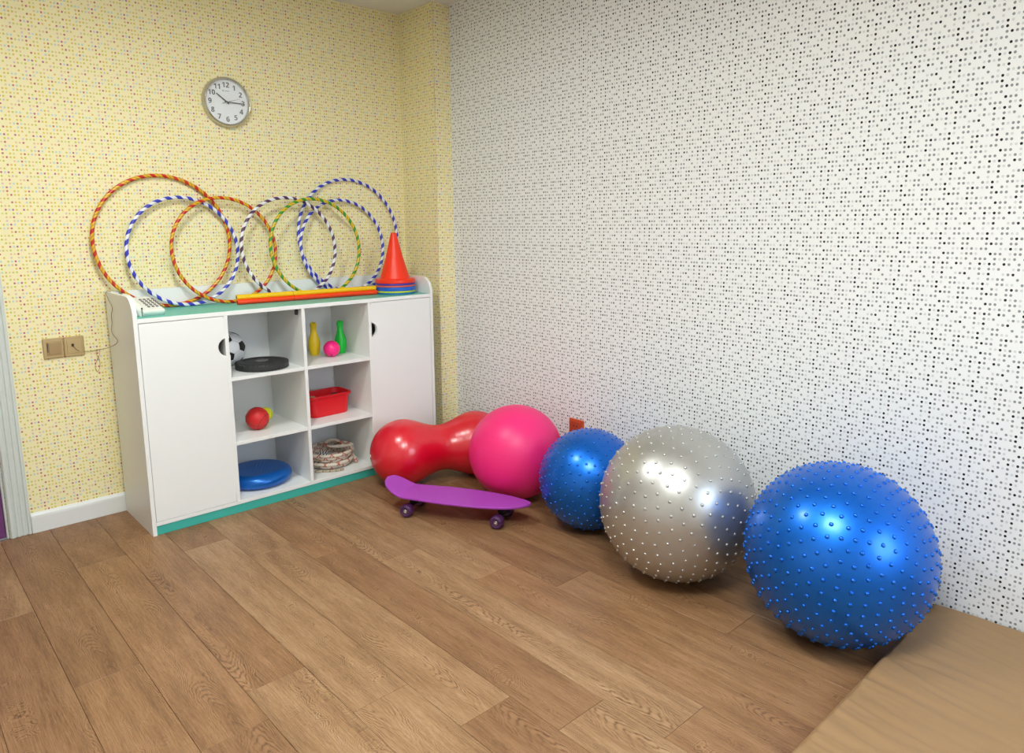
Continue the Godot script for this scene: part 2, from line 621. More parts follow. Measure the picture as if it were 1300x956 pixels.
# ------------------------------------------------------------------ cabinet
func notched(x0: float, x1: float, y0: float, y1: float, cx: float, cy: float, r: float, right: bool) -> PackedVector2Array:
	var p := PackedVector2Array()
	var edge := x1 if right else x0
	var a0 := acos(clampf(absf(edge - cx) / r, 0.0, 1.0))
	if right:
		p.append(Vector2(x0, y0))
		p.append(Vector2(x1, y0))
		for i in 25:
			var a := lerpf(-a0, -TAU + a0, i / 24.0)
			p.append(Vector2(cx + r * cos(a), cy + r * sin(a)))
		p.append(Vector2(x1, y1))
		p.append(Vector2(x0, y1))
	else:
		p.append(Vector2(x0, y1))
		p.append(Vector2(x1, y1))
		p.append(Vector2(x1, y0))
		p.append(Vector2(x0, y0))
		for i in 25:
			var a := lerpf(-PI + a0, PI - a0, i / 24.0)
			p.append(Vector2(cx + r * cos(a), cy + r * sin(a)))
	return p

func cabinet() -> void:
	var c := thing("storage_cabinet", "white laminate cabinet with teal top and plinth, two doors and six open cubbies", "cabinet", Vector3((CAB_L + CAB_R) * 0.5, 0, 0.21))
	var off := -c.position
	var back := 0.018
	# side panels with a rounded front shoulder
	for x in [CAB_L, CAB_R - PT]:
		var p := PackedVector2Array()
		p.append(Vector2(-CAB_D, 0))
		var cz := CAB_D - 0.075
		for i in 13:
			var a := PI / 2 * i / 12.0
			p.append(Vector2(-(cz + 0.075 * cos(a)), 0.9867 - 0.075 + 0.075 * sin(a)))
		p.append(Vector2(-back, 0.9867))
		p.append(Vector2(-back, 0))
		var o := part("side_panel", prism(p, 0.0, PT), M.laminate, c, off + Vector3(x, 0, 0))
		o.rotation.y = PI / 2
	var xl := CAB_L + PT
	var xr := CAB_R - PT
	var f := CAB_D - 0.0005
	# top: teal surface on a white edged board
	var tp := box_part("top_board", off + Vector3(xl, TOP - 0.0188, back), off + Vector3(xr, TOP - 0.0008, f), M.laminate, c)
	box_part("top_surface", Vector3(-(xr - xl) * 0.5, 0.0086, -(f - back) * 0.5), Vector3((xr - xl) * 0.5, 0.0094, (f - back) * 0.5 - 0.0015), mat(Color("#62bfae"), 0.42, 0.0, 0.5), tp, 0.0003)
	box_part("upstand", off + Vector3(xl, TOP, back), off + Vector3(xr, 0.9867, back + 0.016), M.laminate, c)
	box_part("back_panel", off + Vector3(xl, 0.04, back), off + Vector3(xr, TOP - 0.0188, back + 0.006), M.laminate, c)
	box_part("bottom_board", off + Vector3(xl, 0.0395, back), off + Vector3(xr, 0.0555, f), M.laminate, c)
	box_part("plinth", off + Vector3(xl, 0.0, f - 0.020), off + Vector3(xr, 0.0390, f - 0.004), M.teal, c)
	var y0 := 0.0555
	var y1 := TOP - 0.0188
	for x in [[-1.2972 - PT, -1.2972], [-0.9427 - PT, -0.9427], [-0.6098, -0.6098 + PT]]:
		box_part("divider", off + Vector3(x[0], y0, back + 0.006), off + Vector3(x[1], y1, f), M.laminate, c)
	for y in [0.6118, 0.3233]:
		box_part("shelf", off + Vector3(-1.2972, y - PT, back + 0.006), off + Vector3(-0.9427 - PT, y, f - 0.001), M.laminate, c)
		box_part("shelf", off + Vector3(-0.9427, y - PT, back + 0.006), off + Vector3(-0.6098, y, f - 0.001), M.laminate, c)
	# inset doors with half-moon finger cut-outs
	var g := 0.002
	part("door", prism(notched(xl + g, -1.2972 - PT - g, y0 + g, y1 - g, -1.305, 0.749, 0.039, true), f - 0.0165, f - 0.0005), M.laminate, c, off)
	part("door", prism(notched(-0.6098 + PT + g, xr - g, y0 + g, y1 - g, -0.600, 0.747, 0.037, false), f - 0.0165, f - 0.0005), M.laminate, c, off)
	# small dark bracket under the top of the upper left cubby
	box_part("bracket", off + Vector3(-0.9427 - PT - 0.012, 0.852, 0.352), off + Vector3(-0.9427 - PT - 0.0005, 0.8829, 0.366), M.dark, c, 0.002)

# ------------------------------------------------------------------ floor objects
func ball_mesh(r: float, rows := 64, seg := 96, ridges := false) -> ArrayMesh:
	var prof := []
	for i in rows + 1:
		var a := PI * i / rows
		var q := r
		if ridges:
			q -= 0.0003 * pow(maxf(0.0, cos(a * 20.0)), 24.0) * sin(a)
		prof.append(Vector2(q * sin(a), -q * cos(a)))
	prof[0].x = 0.0
	prof[-1].x = 0.0
	return lathe(prof, seg)

func nub_mesh(r: float, gap_deg: float, nr: float, nh: float) -> ArrayMesh:
	var v := PackedVector3Array()
	var n := PackedVector3Array()
	var idx := PackedInt32Array()
	var rings := [[1.25, -0.12], [1.0, 0.12], [0.86, 0.52], [0.52, 0.86], [0.0, 1.0]]
	var steps := int(round(180.0 / gap_deg))
	for i in steps + 1:
		var th := PI * i / steps
		var cnt := maxi(1, int(round(TAU * sin(th) / deg_to_rad(gap_deg * 1.06))))
		for j in cnt:
			var ph := TAU * (j + 0.5 * (i % 2)) / cnt
			var d := Vector3(sin(th) * cos(ph), cos(th), sin(th) * sin(ph))
			var s := d.cross(Vector3.RIGHT if absf(d.x) < 0.8 else Vector3.UP).normalized()
			var t := d.cross(s)
			var b0 := v.size()
			for q in rings.size():
				for k in 8:
					var a := TAU * k / 8.0
					var e := s * cos(a) + t * sin(a)
					v.append(d * (r + nh * rings[q][1]) + e * nr * rings[q][0])
					n.append((e * (1.0 - rings[q][1] * 0.9) + d * maxf(0.15, rings[q][1])).normalized() if q < 4 else d)
			for q in rings.size() - 1:
				for k in 8:
					var a := b0 + q * 8 + k
					var b := b0 + q * 8 + (k + 1) % 8
					var tri_v := [a, b, b + 8, a, b + 8, a + 8]
					var fn: Vector3 = (v[b] - v[a]).cross(v[b + 8] - v[a])
					if fn.dot(n[a]) > 0.0:
						tri_v = [a, b + 8, b, a, a + 8, b + 8]
					for w in tri_v:
						idx.append(w)
	var arr := []
	arr.resize(Mesh.ARRAY_MAX)
	arr[Mesh.ARRAY_VERTEX] = v
	arr[Mesh.ARRAY_NORMAL] = n
	arr[Mesh.ARRAY_INDEX] = idx
	var am := ArrayMesh.new()
	am.add_surface_from_arrays(Mesh.PRIMITIVE_TRIANGLES, arr)
	return am

func spiky(label: String, at: Vector3, r: float, m: Material, gap_deg: float, nr: float, nh: float, axis: Vector3) -> void:
	var t := thing("massage_ball", label, "exercise ball", Vector3(at.x, 0, at.z), "nubbed exercise balls along the dotted wall")
	var o := part("ball_skin", ball_mesh(r), m, t, Vector3(0, r, 0))
	o.basis = along(axis)
	var nb := part("nubs", nub_mesh(r, gap_deg, nr, nh), m, t, Vector3(0, r, 0))
	nb.basis = along(axis)
	nb.set_meta("kind", "stuff")
	var pl := part("valve", lathe(rounded([Vector2(0, 0), Vector2(0.009, 0), Vector2(0.009, 0.003), Vector2(0, 0.004)], 0.001), 16), mat(Color("#e8e8e8"), 0.5), t, Vector3(0, r, 0) + Vector3(0.5, -0.6, -0.62).normalized() * (r - 0.001))
	pl.basis = along(Vector3(0.5, -0.6, -0.62))

func floor_things() -> void:
	var blue := mat(Color("#006ad6"), 0.40, 0.78, 0.5)
	blue.clearcoat_enabled = true
	blue.clearcoat = 0.4
	blue.clearcoat_roughness = 0.22
	var silver := mat(Color("#bcbcb9"), 0.36, 0.80, 0.5)
	spiky("small blue nubbed exercise ball between pink ball and silver ball", Vector3(-0.2883, 0, 1.56), 0.2075, blue, 9.6, 0.0048, 0.0045, Vector3(-0.55, 0.55, 0.62))
	spiky("silver nubbed exercise ball between the two blue balls", Vector3(-0.3806, 0, 2.0525), 0.2720, silver, 8.6, 0.0050, 0.0048, Vector3(-0.75, 0.62, 0.1))
	spiky("large blue nubbed exercise ball beside the brown mat", Vector3(-0.3530, 0, 2.611), 0.2690, blue, 7.6, 0.0056, 0.0054, Vector3(-0.72, 0.52, 0.46))

	# smooth pink ball
	var pk := thing("exercise_ball", "smooth bright pink exercise ball in front of red peanut ball", "exercise ball", Vector3(-0.285, 0, 1.107))
	var pinkm := mat(Color("#f22a7a"), 0.42, 0.0, 0.5)
	var ps := part("ball_skin", ball_mesh(0.217, 360, 96, true), pinkm, pk, Vector3(0, 0.217, 0))
	ps.rotation = Vector3(0.12, 0, 0.06)
	var pv := part("valve", lathe(rounded([Vector2(0, 0), Vector2(0.009, 0), Vector2(0.009, 0.003), Vector2(0, 0.004)], 0.001), 16), mat(Color("#f4d4dc"), 0.5), pk, Vector3(0, 0.217, 0) + Vector3(0.8, 0.1, -0.5).normalized() * 0.216)
	pv.basis = along(Vector3(0.8, 0.1, -0.5))

	# red peanut ball lying on its side
	var lc := Vector3(-0.5686, 0.161, 0.603)
	var rc := Vector3(-0.2144, 0.161, 0.728)
	var pn := thing("peanut_ball", "glossy red peanut shaped exercise ball beside the cabinet", "exercise ball", Vector3((lc.x + rc.x) * 0.5, 0, (lc.z + rc.z) * 0.5))
	var half := lc.distance_to(rc) * 0.5
	var prof := []
	var rr := 0.161
	for i in 121:
		var a := PI / 2 * i / 120.0
		prof.append(Vector2(rr * sin(a), -half - rr * cos(a)))
	for i in range(1, 100):
		var x := lerpf(-half, half, i / 100.0)
		prof.append(Vector2(0.1365 - 0.0245 * cos(PI * x / half), x))
	for i in 121:
		var a := PI / 2 * i / 120.0
		prof.append(Vector2(rr * cos(a), half + rr * sin(a)))
	for i in prof.size():
		prof[i].x = maxf(0.0, prof[i].x - 0.0003 * pow(maxf(0.0, cos(prof[i].y * 240.0)), 20.0) * minf(1.0, prof[i].x * 12.0))
	prof[0].x = 0.0
	prof[-1].x = 0.0
	var redm := mat(Color("#da0628"), 0.27, 0.0, 0.7)
	var po := part("ball_skin", lathe(prof, 96), redm, pn, Vector3(0, 0.161, 0))
	po.basis = along(rc - lc)
	var vd := Vector3(-0.90, 0.02, -0.30).normalized()
	var vv := part("valve", lathe(rounded([Vector2(0, 0), Vector2(0.007, 0), Vector2(0.007, 0.003), Vector2(0, 0.004)], 0.001), 16), mat(Color("#f2c8c8"), 0.5), pn, lc - pn.position + vd * 0.1605)
	vv.basis = along(vd)

	skateboard()
	floor_mat()

func skateboard() -> void:
	# local: x along the board (nose +), z across, y up
	var t := thing("skateboard", "purple plastic mini skateboard with kicked tail and purple wheels", "skateboard", Vector3(-0.628, 0, 1.098))
	t.rotation.y = -atan2(0.61, 0.34) + 0.0
	var deck_m := mat(Color("#a846b8"), 0.45, 0.0, 0.4)
	var L := 0.335
	var P := []
	var n := 72
	for i in n + 1:
		var s := -1.0 + 2.0 * i / n
		var x := s * L
		var hw := 0.0
		if s < -0.62:
			var q := (-0.62 - s) / 0.38
			hw = 0.083 * (1.0 - 0.10 * q) * sqrt(maxf(0.0, 1.0 - pow(q, 5.0)))
		elif s > -0.1:
			var q := (s + 0.1) / 1.1
			hw = 0.093 * pow(maxf(0.0, 1.0 - pow(q, 2.6)), 0.62)
		else:
			hw = lerpf(0.083, 0.093, smoothstep(-0.62, -0.1, s))
		hw = maxf(hw, 0.002)
		var y := 0.088
		if s < -0.68:
			var q := (-0.68 - s) / 0.32
			y += 0.052 * pow(q, 1.4)
		if s > 0.75:
			y += 0.006 * pow((s - 0.75) / 0.25, 1.5)
		var th := 0.006
		var row := PackedVector3Array()
		for p in [[-1.0, 0.5], [-0.97, 1.0], [-0.6, 0.86], [0.0, 0.8], [0.6, 0.86], [0.97, 1.0], [1.0, 0.5], [0.99, -0.5], [0.95, -1.0], [0.0, -1.0], [-0.95, -1.0], [-0.99, -0.5]]:
			row.append(Vector3(x, y + th * p[1], hw * p[0]))
		P.append(row)
	var c0 := PackedVector3Array()
	var c1 := PackedVector3Array()
	for j in 12:
		c0.append(Vector3(-L - 0.0005, P[0][0].y - 0.003, 0))
		c1.append(Vector3(L + 0.0005, P[n][0].y - 0.003, 0))
	P.push_front(c0)
	P.append(c1)
	part("deck", surf(P, false, true, 1.0), deck_m, t)
	var wheel_m := mat(Color("#48204f"), 0.35)
	var truck_m := mat(Color("#241a28"), 0.45, 0.3)
	for x in [-0.208, 0.208]:
		var st := begin()
		add_box(st, Vector3(x, 0.076, 0), Vector3(0.075, 0.012, 0.05), 0.003)
		add_box(st, Vector3(x, 0.057, 0), Vector3(0.032, 0.034, 0.034), 0.006)
		add_box(st, Vector3(x, 0.038, 0), Vector3(0.026, 0.020, 0.105), 0.006)
		var tr := part("truck", st.commit(), truck_m, t)
		part("axle", lathe(rounded([Vector2(0, -0.094), Vector2(0.004, -0.094), Vector2(0.004, 0.094), Vector2(0, 0.094)], 0.001), 12), M.chrome, tr, Vector3(x, 0.029, 0)).rotation.x = PI / 2
		for s in [-1, 1]:
			var w := part("wheel", lathe(rounded([Vector2(0.0, -0.018), Vector2(0.014, -0.018), Vector2(0.017, -0.021), Vector2(0.023, -0.021), Vector2(0.029, -0.012), Vector2(0.029, 0.012), Vector2(0.023, 0.021), Vector2(0.017, 0.021), Vector2(0.014, 0.018), Vector2(0.0, 0.018)], 0.003), 32), wheel_m, t, Vector3(x, 0.029, s * 0.068))
			w.rotation.x = PI / 2
			part("bearing", lathe(rounded([Vector2(0, -0.020), Vector2(0.009, -0.020), Vector2(0.009, 0.020), Vector2(0, 0.020)], 0.001), 20), M.chrome, w)

func floor_mat() -> void:
	var t := thing("exercise_mat", "brown leatherette floor mat with creased edge against the dotted wall", "mat", Vector3(-0.52, 0, 3.4))
	var x0 := -1.02
	var x1 := -0.006
	var z0 := 2.785
	var z1 := 4.55
	var n := FastNoiseLite.new()
	n.seed = 5
	n.frequency = 1.0
	var P := []
	var nx := 150
	var nz := 110
	for i in nx + 1:
		var row := PackedVector3Array()
		var x := lerpf(x0, x1, i / float(nx))
		for j in nz + 1:
			var f := j / float(nz)
			var z := lerpf(z0, z1, f * f)
			var e := z - z0
			var ed := minf(minf(e, z1 - z), minf(x - x0, x1 - x))
			var y := 0.050 - 0.016 * pow(clampf(1.0 - ed / 0.018, 0.0, 1.0), 2.2)
			var cr := n.get_noise_2d(x * 7.0 + e * 1.2, e * 0.9)
			y += 0.0100 * (minf(absf(cr) * 2.2, 0.8) - 0.5) * exp(-e / 0.30) * clampf(ed / 0.01, 0.0, 1.0)
			y += 0.0012 * n.get_noise_2d(x * 5.0, z * 5.0 + 40.0)
			row.append(Vector3(x, y, z) - t.position)
		P.append(row)
	var m := mat(Color("#9c7c57"), 0.50, 0.0, 0.4)
	part("cover", surf(P, false, false, -1.0), m, t)
	# sides
	var st := begin()
	var lo := Vector3(x0, 0.0, z0) - t.position
	var hi := Vector3(x1, 0.036, z1) - t.position
	add_box(st, (lo + hi) * 0.5, hi - lo, 0.004)
	part("side_band", st.commit(), m, t)

# ------------------------------------------------------------------ things in the cubbies
func soccer(at: Vector3, r: float) -> void:
	var t := thing("soccer_ball", "small white soccer ball with black pentagons in the upper left cubby", "ball", at)
	part("core", ball_mesh(r - 0.0012, 24, 32), mat(Color("#8d9092"), 0.6), t, Vector3(0, r, 0))
	var ph := (1.0 + sqrt(5.0)) / 2.0
	var V := []
	for a in [-1.0, 1.0]:
		for b in [-ph, ph]:
			V.append(Vector3(0, a, b).normalized())
			V.append(Vector3(a, b, 0).normalized())
			V.append(Vector3(b, 0, a).normalized())
	var turn := Basis.from_euler(Vector3(0.35, 0.75, 0.2))
	var edge := (V[0] as Vector3).distance_to(V[1])
	for p in V:
		for q in V:
			if p != q:
				edge = minf(edge, p.distance_to(q))
	var wm := mat(Color("#e9ecef"), 0.35)
	var faces := []
	for i in 12:
		var near := []
		for j in 12:
			if i != j and V[i].distance_to(V[j]) < edge * 1.1:
				near.append(j)
		var ring := []
		for j in near:
			ring.append(V[i].lerp(V[j], 1.0 / 3.0))
		faces.append([V[i], ring, true])
		for a in near:
			for b in near:
				if a > i and b > a and V[a].distance_to(V[b]) < edge * 1.1:
					var r6 := []
					for e in [[i, a], [a, b], [b, i]]:
						r6.append(V[e[0]].lerp(V[e[1]], 1.0 / 3.0))
						r6.append(V[e[0]].lerp(V[e[1]], 2.0 / 3.0))
					faces.append([(V[i] + V[a] + V[b]).normalized(), r6, false])
	for f in faces:
		var cdir: Vector3 = (turn * f[0]).normalized()
		var pts := []
		for p in f[1]:
			pts.append(turn * p)
		var s := cdir.cross(Vector3.RIGHT if absf(cdir.x) < 0.8 else Vector3.UP).normalized()
		var w := cdir.cross(s)
		pts.sort_custom(func(p, q): return atan2(p.dot(w), p.dot(s)) < atan2(q.dot(w), q.dot(s)))
		var P := []
		var c: Vector3 = Vector3.ZERO
		for p in pts:
			c += p
		c /= pts.size()
		for lv in [0.0, 0.5, 0.9, 0.965, 0.97]:
			var row := PackedVector3Array()
			for k in pts.size():
				for h in 2:
					var e: Vector3 = pts[k].lerp(pts[(k + 1) % pts.size()], h * 0.5)
					var rad := r if lv < 0.95 else (r - 0.0006 if lv < 0.968 else r - 0.0014)
					row.append((c.lerp(e, lv)).normalized() * rad)
			P.append(row)
		part("pentagon_panel" if f[2] else "hexagon_panel", surf(P, false, true, 1.0), M.black if f[2] else wm, t, Vector3(0, r, 0))

func pin(label: String, at: Vector3, m: Material) -> void:
	var t := thing("bowling_pin", label, "toy pin", at, "toy bowling pins in the upper right cubby")
	var pts := [[0.0, 0.0], [0.019, 0.0], [0.0215, 0.002], [0.0255, 0.018], [0.0285, 0.035], [0.030, 0.052], [0.0290, 0.068], [0.0255, 0.085], [0.0205, 0.100], [0.0160, 0.114], [0.0140, 0.126], [0.0138, 0.134], [0.0155, 0.143], [0.0172, 0.151], [0.0168, 0.158], [0.0135, 0.1645], [0.007, 0.168], [0.0, 0.169]]
	var prof := []
	for p in pts:
		prof.append(Vector2(p[0], p[1]))
	part("pin_body", lathe(prof, 32), m, t)

func shelf_things() -> void:
	var s1 := 0.6118
	var s2 := 0.3233
	var s3 := 0.0555
	soccer(Vector3(-1.195, s1, 0.110), 0.0800)

	# black ridged disc
	var bd := thing("balance_disc", "flat black rubber disc lying in the upper left cubby", "disc", Vector3(-1.105, s1, 0.272))
	var prof := rounded([Vector2(0, 0.0), Vector2(0.108, 0.0), Vector2(0.117, 0.008), Vector2(0.117, 0.026), Vector2(0.106, 0.034), Vector2(0.085, 0.034), Vector2(0.080, 0.031), Vector2(0.04, 0.033), Vector2(0, 0.034)], 0.003)
	part("disc_body", lathe(prof, 64), mat(Color("#2b2c2d"), 0.55), bd)
	var st := begin()
	for i in 44:
		var a := TAU * i / 44
		add_box(st, Vector3(cos(a) * 0.1135, 0.0165, sin(a) * 0.1135), Vector3(0.008, 0.030, 0.006), 0.002, Basis(Vector3.UP, -a))
	var rg := part("rim_ribs", st.commit(), mat(Color("#2b2c2d"), 0.55), bd)
	rg.set_meta("kind", "stuff")
	part("logo_disc", lathe(rounded([Vector2(0, 0.0335), Vector2(0.028, 0.0335), Vector2(0.028, 0.0352), Vector2(0, 0.0352)], 0.0005), 32), mat(Color("#6c6d6d"), 0.5), bd)

	pin("yellow toy bowling pin in the upper right cubby", Vector3(-0.778, s1, 0.15), mat(Color("#e6c412"), 0.35))
	pin("green toy bowling pin in the upper right cubby", Vector3(-0.652, s1, 0.19), mat(Color("#10c13a"), 0.35))
	var pb := thing("toy_ball", "small hot pink ball between the yellow and green pins", "ball", Vector3(-0.738, s1, 0.252))
	part("ball_skin", ball_mesh(0.0405, 24, 32), mat(Color("#f81f82"), 0.35), pb, Vector3(0, 0.0405, 0))
	part("finger_hole", lathe(rounded([Vector2(0, 0.0), Vector2(0.006, 0.0), Vector2(0.006, 0.0015), Vector2(0, 0.0016)], 0.0004), 16), mat(Color("#a01050"), 0.5), pb, Vector3(0, 0.0405, 0) + Vector3(-0.35, -0.72, 0.60).normalized() * 0.0398).basis = along(Vector3(-0.35, -0.72, 0.60))

	# red toy basketball and a yellow ball behind it
	var bk := thing("toy_basketball", "small red basketball with dark seams in the middle left cubby", "ball", Vector3(-1.142, s2, 0.265))
	part("ball_skin", ball_mesh(0.0525, 32, 48), mat(Color("#cf2222"), 0.5), bk, Vector3(0, 0.0525, 0))
	var turn := Basis.from_euler(Vector3(0.5, 0.7, 0.35))
	var defs := [[Vector3.UP, 0.0], [Vector3.RIGHT, 0.0], [Vector3.BACK, 0.62], [Vector3.BACK, -0.62]]
	for d in defs:
		var ax: Vector3 = turn * d[0]
		var bs := along(ax)
		var path := []
		var hh: float = d[1]
		for i in 48:
			var a := TAU * i / 48
			path.append((bs.x * cos(a) + bs.z * sin(a)) * sqrt(1.0 - hh * hh) * 0.0523 + ax * hh * 0.0523)
		part("seam", tube(path, 0.0010, 6, true), M.dark, bk, Vector3(0, 0.0525, 0))
	var yb := thing("tennis_ball", "yellow green ball behind the small red basketball", "ball", Vector3(-1.055, s2, 0.155))
	part("ball_skin", ball_mesh(0.034, 24, 32), mat(Color("#dfe014"), 0.8), yb, Vector3(0, 0.034, 0))
	var sp := []
	for i in 60:
		var a := TAU * i / 60
		sp.append(Vector3(cos(a) * 1.0, 0.42 * sin(2.0 * a), sin(a)).normalized() * 0.0340)
	part("seam", tube(sp, 0.0008, 6, true), mat(Color("#eef0d0"), 0.7), yb, Vector3(0, 0.034, 0)).basis = Basis.from_euler(Vector3(0.4, 0.3, 0.9))

	basket(Vector3(-0.775, s2, 0.222))

	# blue air cushion
	var bc := thing("balance_cushion", "glossy blue inflatable balance cushion in the lower left cubby", "cushion", Vector3(-1.137, s3, 0.212))
	var cp := [Vector2(0, 0.004), Vector2(0.08, 0.002), Vector2(0.115, 0.0)]
	for i in 25:
		var a := -PI / 2 + PI * i / 24.0
		cp.append(Vector2(0.115 + 0.042 * cos(a), 0.0335 + 0.0335 * sin(a)))
	cp.append(Vector2(0.09, 0.0665))
	cp.append(Vector2(0.05, 0.065))
	cp.append(Vector2(0, 0.064))
	part("cushion_body", lathe(cp, 72), mat(Color("#0a62ba"), 0.28, 0.35), bc)
	var nb := begin()
	for rg2 in range(1, 7):
		var cnt := rg2 * 6
		for i in cnt:
			var a := TAU * i / cnt
			add_box(nb, Vector3(cos(a) * rg2 * 0.0155, 0.0655, sin(a) * rg2 * 0.0155), Vector3(0.005, 0.003, 0.005), 0.0014)
	part("nubs", nb.commit(), mat(Color("#0a62ba"), 0.28, 0.35), bc).set_meta("kind", "stuff")

	ropes(Vector3(-0.765, s3, 0.225))

func rrect(hx: float, hz: float, r: float, y: float, seg := 6) -> PackedVector3Array:
	var row := PackedVector3Array()
	for q in 4:
		var cx: float = [1, -1, -1, 1][q] * (hx - r)
		var cz: float = [1, 1, -1, -1][q] * (hz - r)
		for k in seg + 1:
			var a := PI / 2 * (q + k / float(seg))
			row.append(Vector3(cx + r * cos(a), y, cz + r * sin(a)))
	return row

func basket(at: Vector3) -> void:
	var t := thing("storage_basket", "red plastic basket holding odds and ends in the middle right cubby", "basket", at)
	t.rotation.y = 0.03
	var m := mat(Color("#dd1420"), 0.36)
	var P := []
	for s in [[0.0, 0.0, 0.004], [0.94, 0.94, 0.0], [0.985, 0.985, 0.003], [1.0, 1.0, 0.012], [1.06, 1.06, 0.06], [1.10, 1.10, 0.094], [1.105, 1.11, 0.096], [1.17, 1.22, 0.096], [1.18, 1.24, 0.098], [1.18, 1.24, 0.106], [1.17, 1.22, 0.108], [1.11, 1.12, 0.108], [1.085, 1.08, 0.106], [1.04, 1.03, 0.06], [0.97, 0.96, 0.014], [0.94, 0.92, 0.006], [0.0, 0.0, 0.006]]:
		P.append(rrect(0.103 * s[0] + 0.0001, 0.062 * s[1] + 0.0001, minf(0.03 * maxf(s[0], 0.01), 0.03 * maxf(s[1], 0.01)), s[2]))
	part("tub", surf(P, false, true, -1.0), m, t)
	# things poking up inside
	var w := thing("wooden_spool", "small pale brown knob inside the red basket", "toy", at + Vector3(-0.065, 0.007, 0.0))
	part("knob", lathe(rounded([Vector2(0, 0), Vector2(0.014, 0), Vector2(0.014, 0.05), Vector2(0.02, 0.06), Vector2(0.021, 0.082), Vector2(0.012, 0.09), Vector2(0, 0.092)], 0.005), 24), mat(Color("#b88d70"), 0.6), w)
	var k := thing("rubber_ring", "dark maroon ring inside the red basket", "toy", at + Vector3(0.045, 0.007, 0.01))
	var path := []
	for i in 32:
		var a := TAU * i / 32
		path.append(Vector3(cos(a) * 0.03, 0.055 + sin(a) * 0.034, sin(a) * 0.01))
	part("ring", tube(path, 0.008, 10, true), mat(Color("#5a1418"), 0.5), k)
	var base := lathe(rounded([Vector2(0, 0), Vector2(0.018, 0), Vector2(0.018, 0.02), Vector2(0, 0.02)], 0.004), 20)
	part("ring_foot", base, mat(Color("#5a1418"), 0.5), k)

func rope_image(a: Color, b: Color, c: Color) -> ImageTexture:
	var w := 128
	var h := 48
	var r := RandomNumberGenerator.new()
	r.seed = 9
	var img := Image.create(w, h, false, Image.FORMAT_RGB8)
	for y in h:
		for x in w:
			var f := fposmod(x / 32.0 + y / 24.0, 2.0)
			var g := fposmod(x / 32.0 - y / 24.0, 2.0)
			var col := a
			if x > 70 and f < 0.42:
				col = b
			elif x > 64 and g < 0.42:
				col = b.lerp(c, 0.4)
			elif fposmod(f * 4.0, 1.0) < 0.14:
				col = a.lerp(c, 0.5)
			img.set_pixel(x, y, col.darkened(r.randf() * 0.12))
	return ImageTexture.create_from_image(img)

func ropes(at: Vector3) -> void:
	var n := FastNoiseLite.new()
	n.seed = 3
	n.frequency = 1.0
	var t := thing("rope_coil", "coil of thick white rope flecked with red in the lower right cubby", "rope", at)
	var pts := []
	var loops := 5
	var per := 26
	for i in loops * per:
		var f := i / float(per)
		var a := TAU * f + 0.5
		var k := floorf(f)
		var rad := 0.103 + 0.010 * sin(k * 2.1) + 0.010 * n.get_noise_2d(cos(a) * 2.0 + k * 3.1, sin(a) * 2.0)
		var y: float = 0.0095 + 0.0155 * f * 0.92 + 0.006 * (n.get_noise_2d(f * 5.0, 20.0) + 0.4)
		pts.append(Vector3(rad * cos(a), maxf(y, 0.0090), rad * 0.95 * sin(a)))
	for e in [Vector3(0.02, 0.075, -0.05), Vector3(0.03, 0.095, -0.075), Vector3(0.07, 0.098, -0.05), Vector3(0.092, 0.07, -0.01), Vector3(0.108, 0.03, 0.045), Vector3(0.10, 0.0092, 0.09)]:
		pts.append(e)
	var path := smooth_path(pts, 4)
	var rope_m := textured(rope_image(Color("#eee3d4"), Color("#cc7260"), Color("#a98c74")), 0.85, 0.2)
	part("rope", tube(path, 0.0088, 12, false, 60.0, 1.0, 240.0), rope_m, t)
	var tail := smooth_path([Vector3(-0.12, 0.0062, 0.070), Vector3(-0.075, 0.006, 0.108), Vector3(-0.03, 0.006, 0.133), Vector3(0.0, 0.006, 0.135)], 6)
	part("rope_end", tube(tail, 0.0060, 10, false, 6.0, 1.0), textured(rope_image(Color("#cdbfa4"), Color("#6e5a44"), Color("#5a4a3a")), 0.85, 0.2), t)
	var j := thing("jump_rope", "thin black and white cord bundled inside the thick rope coil", "rope", at + Vector3(-0.045, 0, 0.012))
	var q := []
	for i in 90:
		var f := i / 90.0
		var a := TAU * f * 4.6
		q.append(Vector3((0.033 + 0.008 * sin(f * 23.0)) * cos(a), 0.006 + 0.068 * f + 0.005 * sin(f * 41.0), (0.030 + 0.007 * cos(f * 19.0)) * sin(a)))
	part("cord", tube(q, 0.0045, 8, false, 70.0, 1.0), textured(tape_image([[Color("#e4e2de"), 0.5], [Color("#2c2c3c"), 0.5]]), 0.6), j)

# ------------------------------------------------------------------ on top of the cabinet
func hoop(label: String, bands: Array, R: float, xc: float, zb: float, zt: float) -> void:
	var rt := 0.0082
	var s := (zb - zt) / (2.0 * R)
	var t := thing("hula_hoop", label, "hoop", Vector3(xc, TOP, zb), "hula hoops leaning against the yellow wall")
	var c := sqrt(1.0 - s * s)
	var P := []
	var n := 168
	for i in n:
		var a := TAU * i / n
		var e := Vector3(cos(a), sin(a) * c, -sin(a) * s)
		var ctr := Vector3(0, rt + R * c, -R * s) + e * R
		var nn := Vector3(0, s, c)
		var row := PackedVector3Array()
		for j in 12:
			var g := TAU * j / 12
			row.append(ctr + (e * cos(g) + nn * sin(g)) * rt)
		P.append(row)
	var turns := float(int(round(TAU * R / 0.047)))
	part("ring", surf(P, true, true, 1.0, turns, 1.0), textured(tape_image(bands), 0.3, 0.5), t)

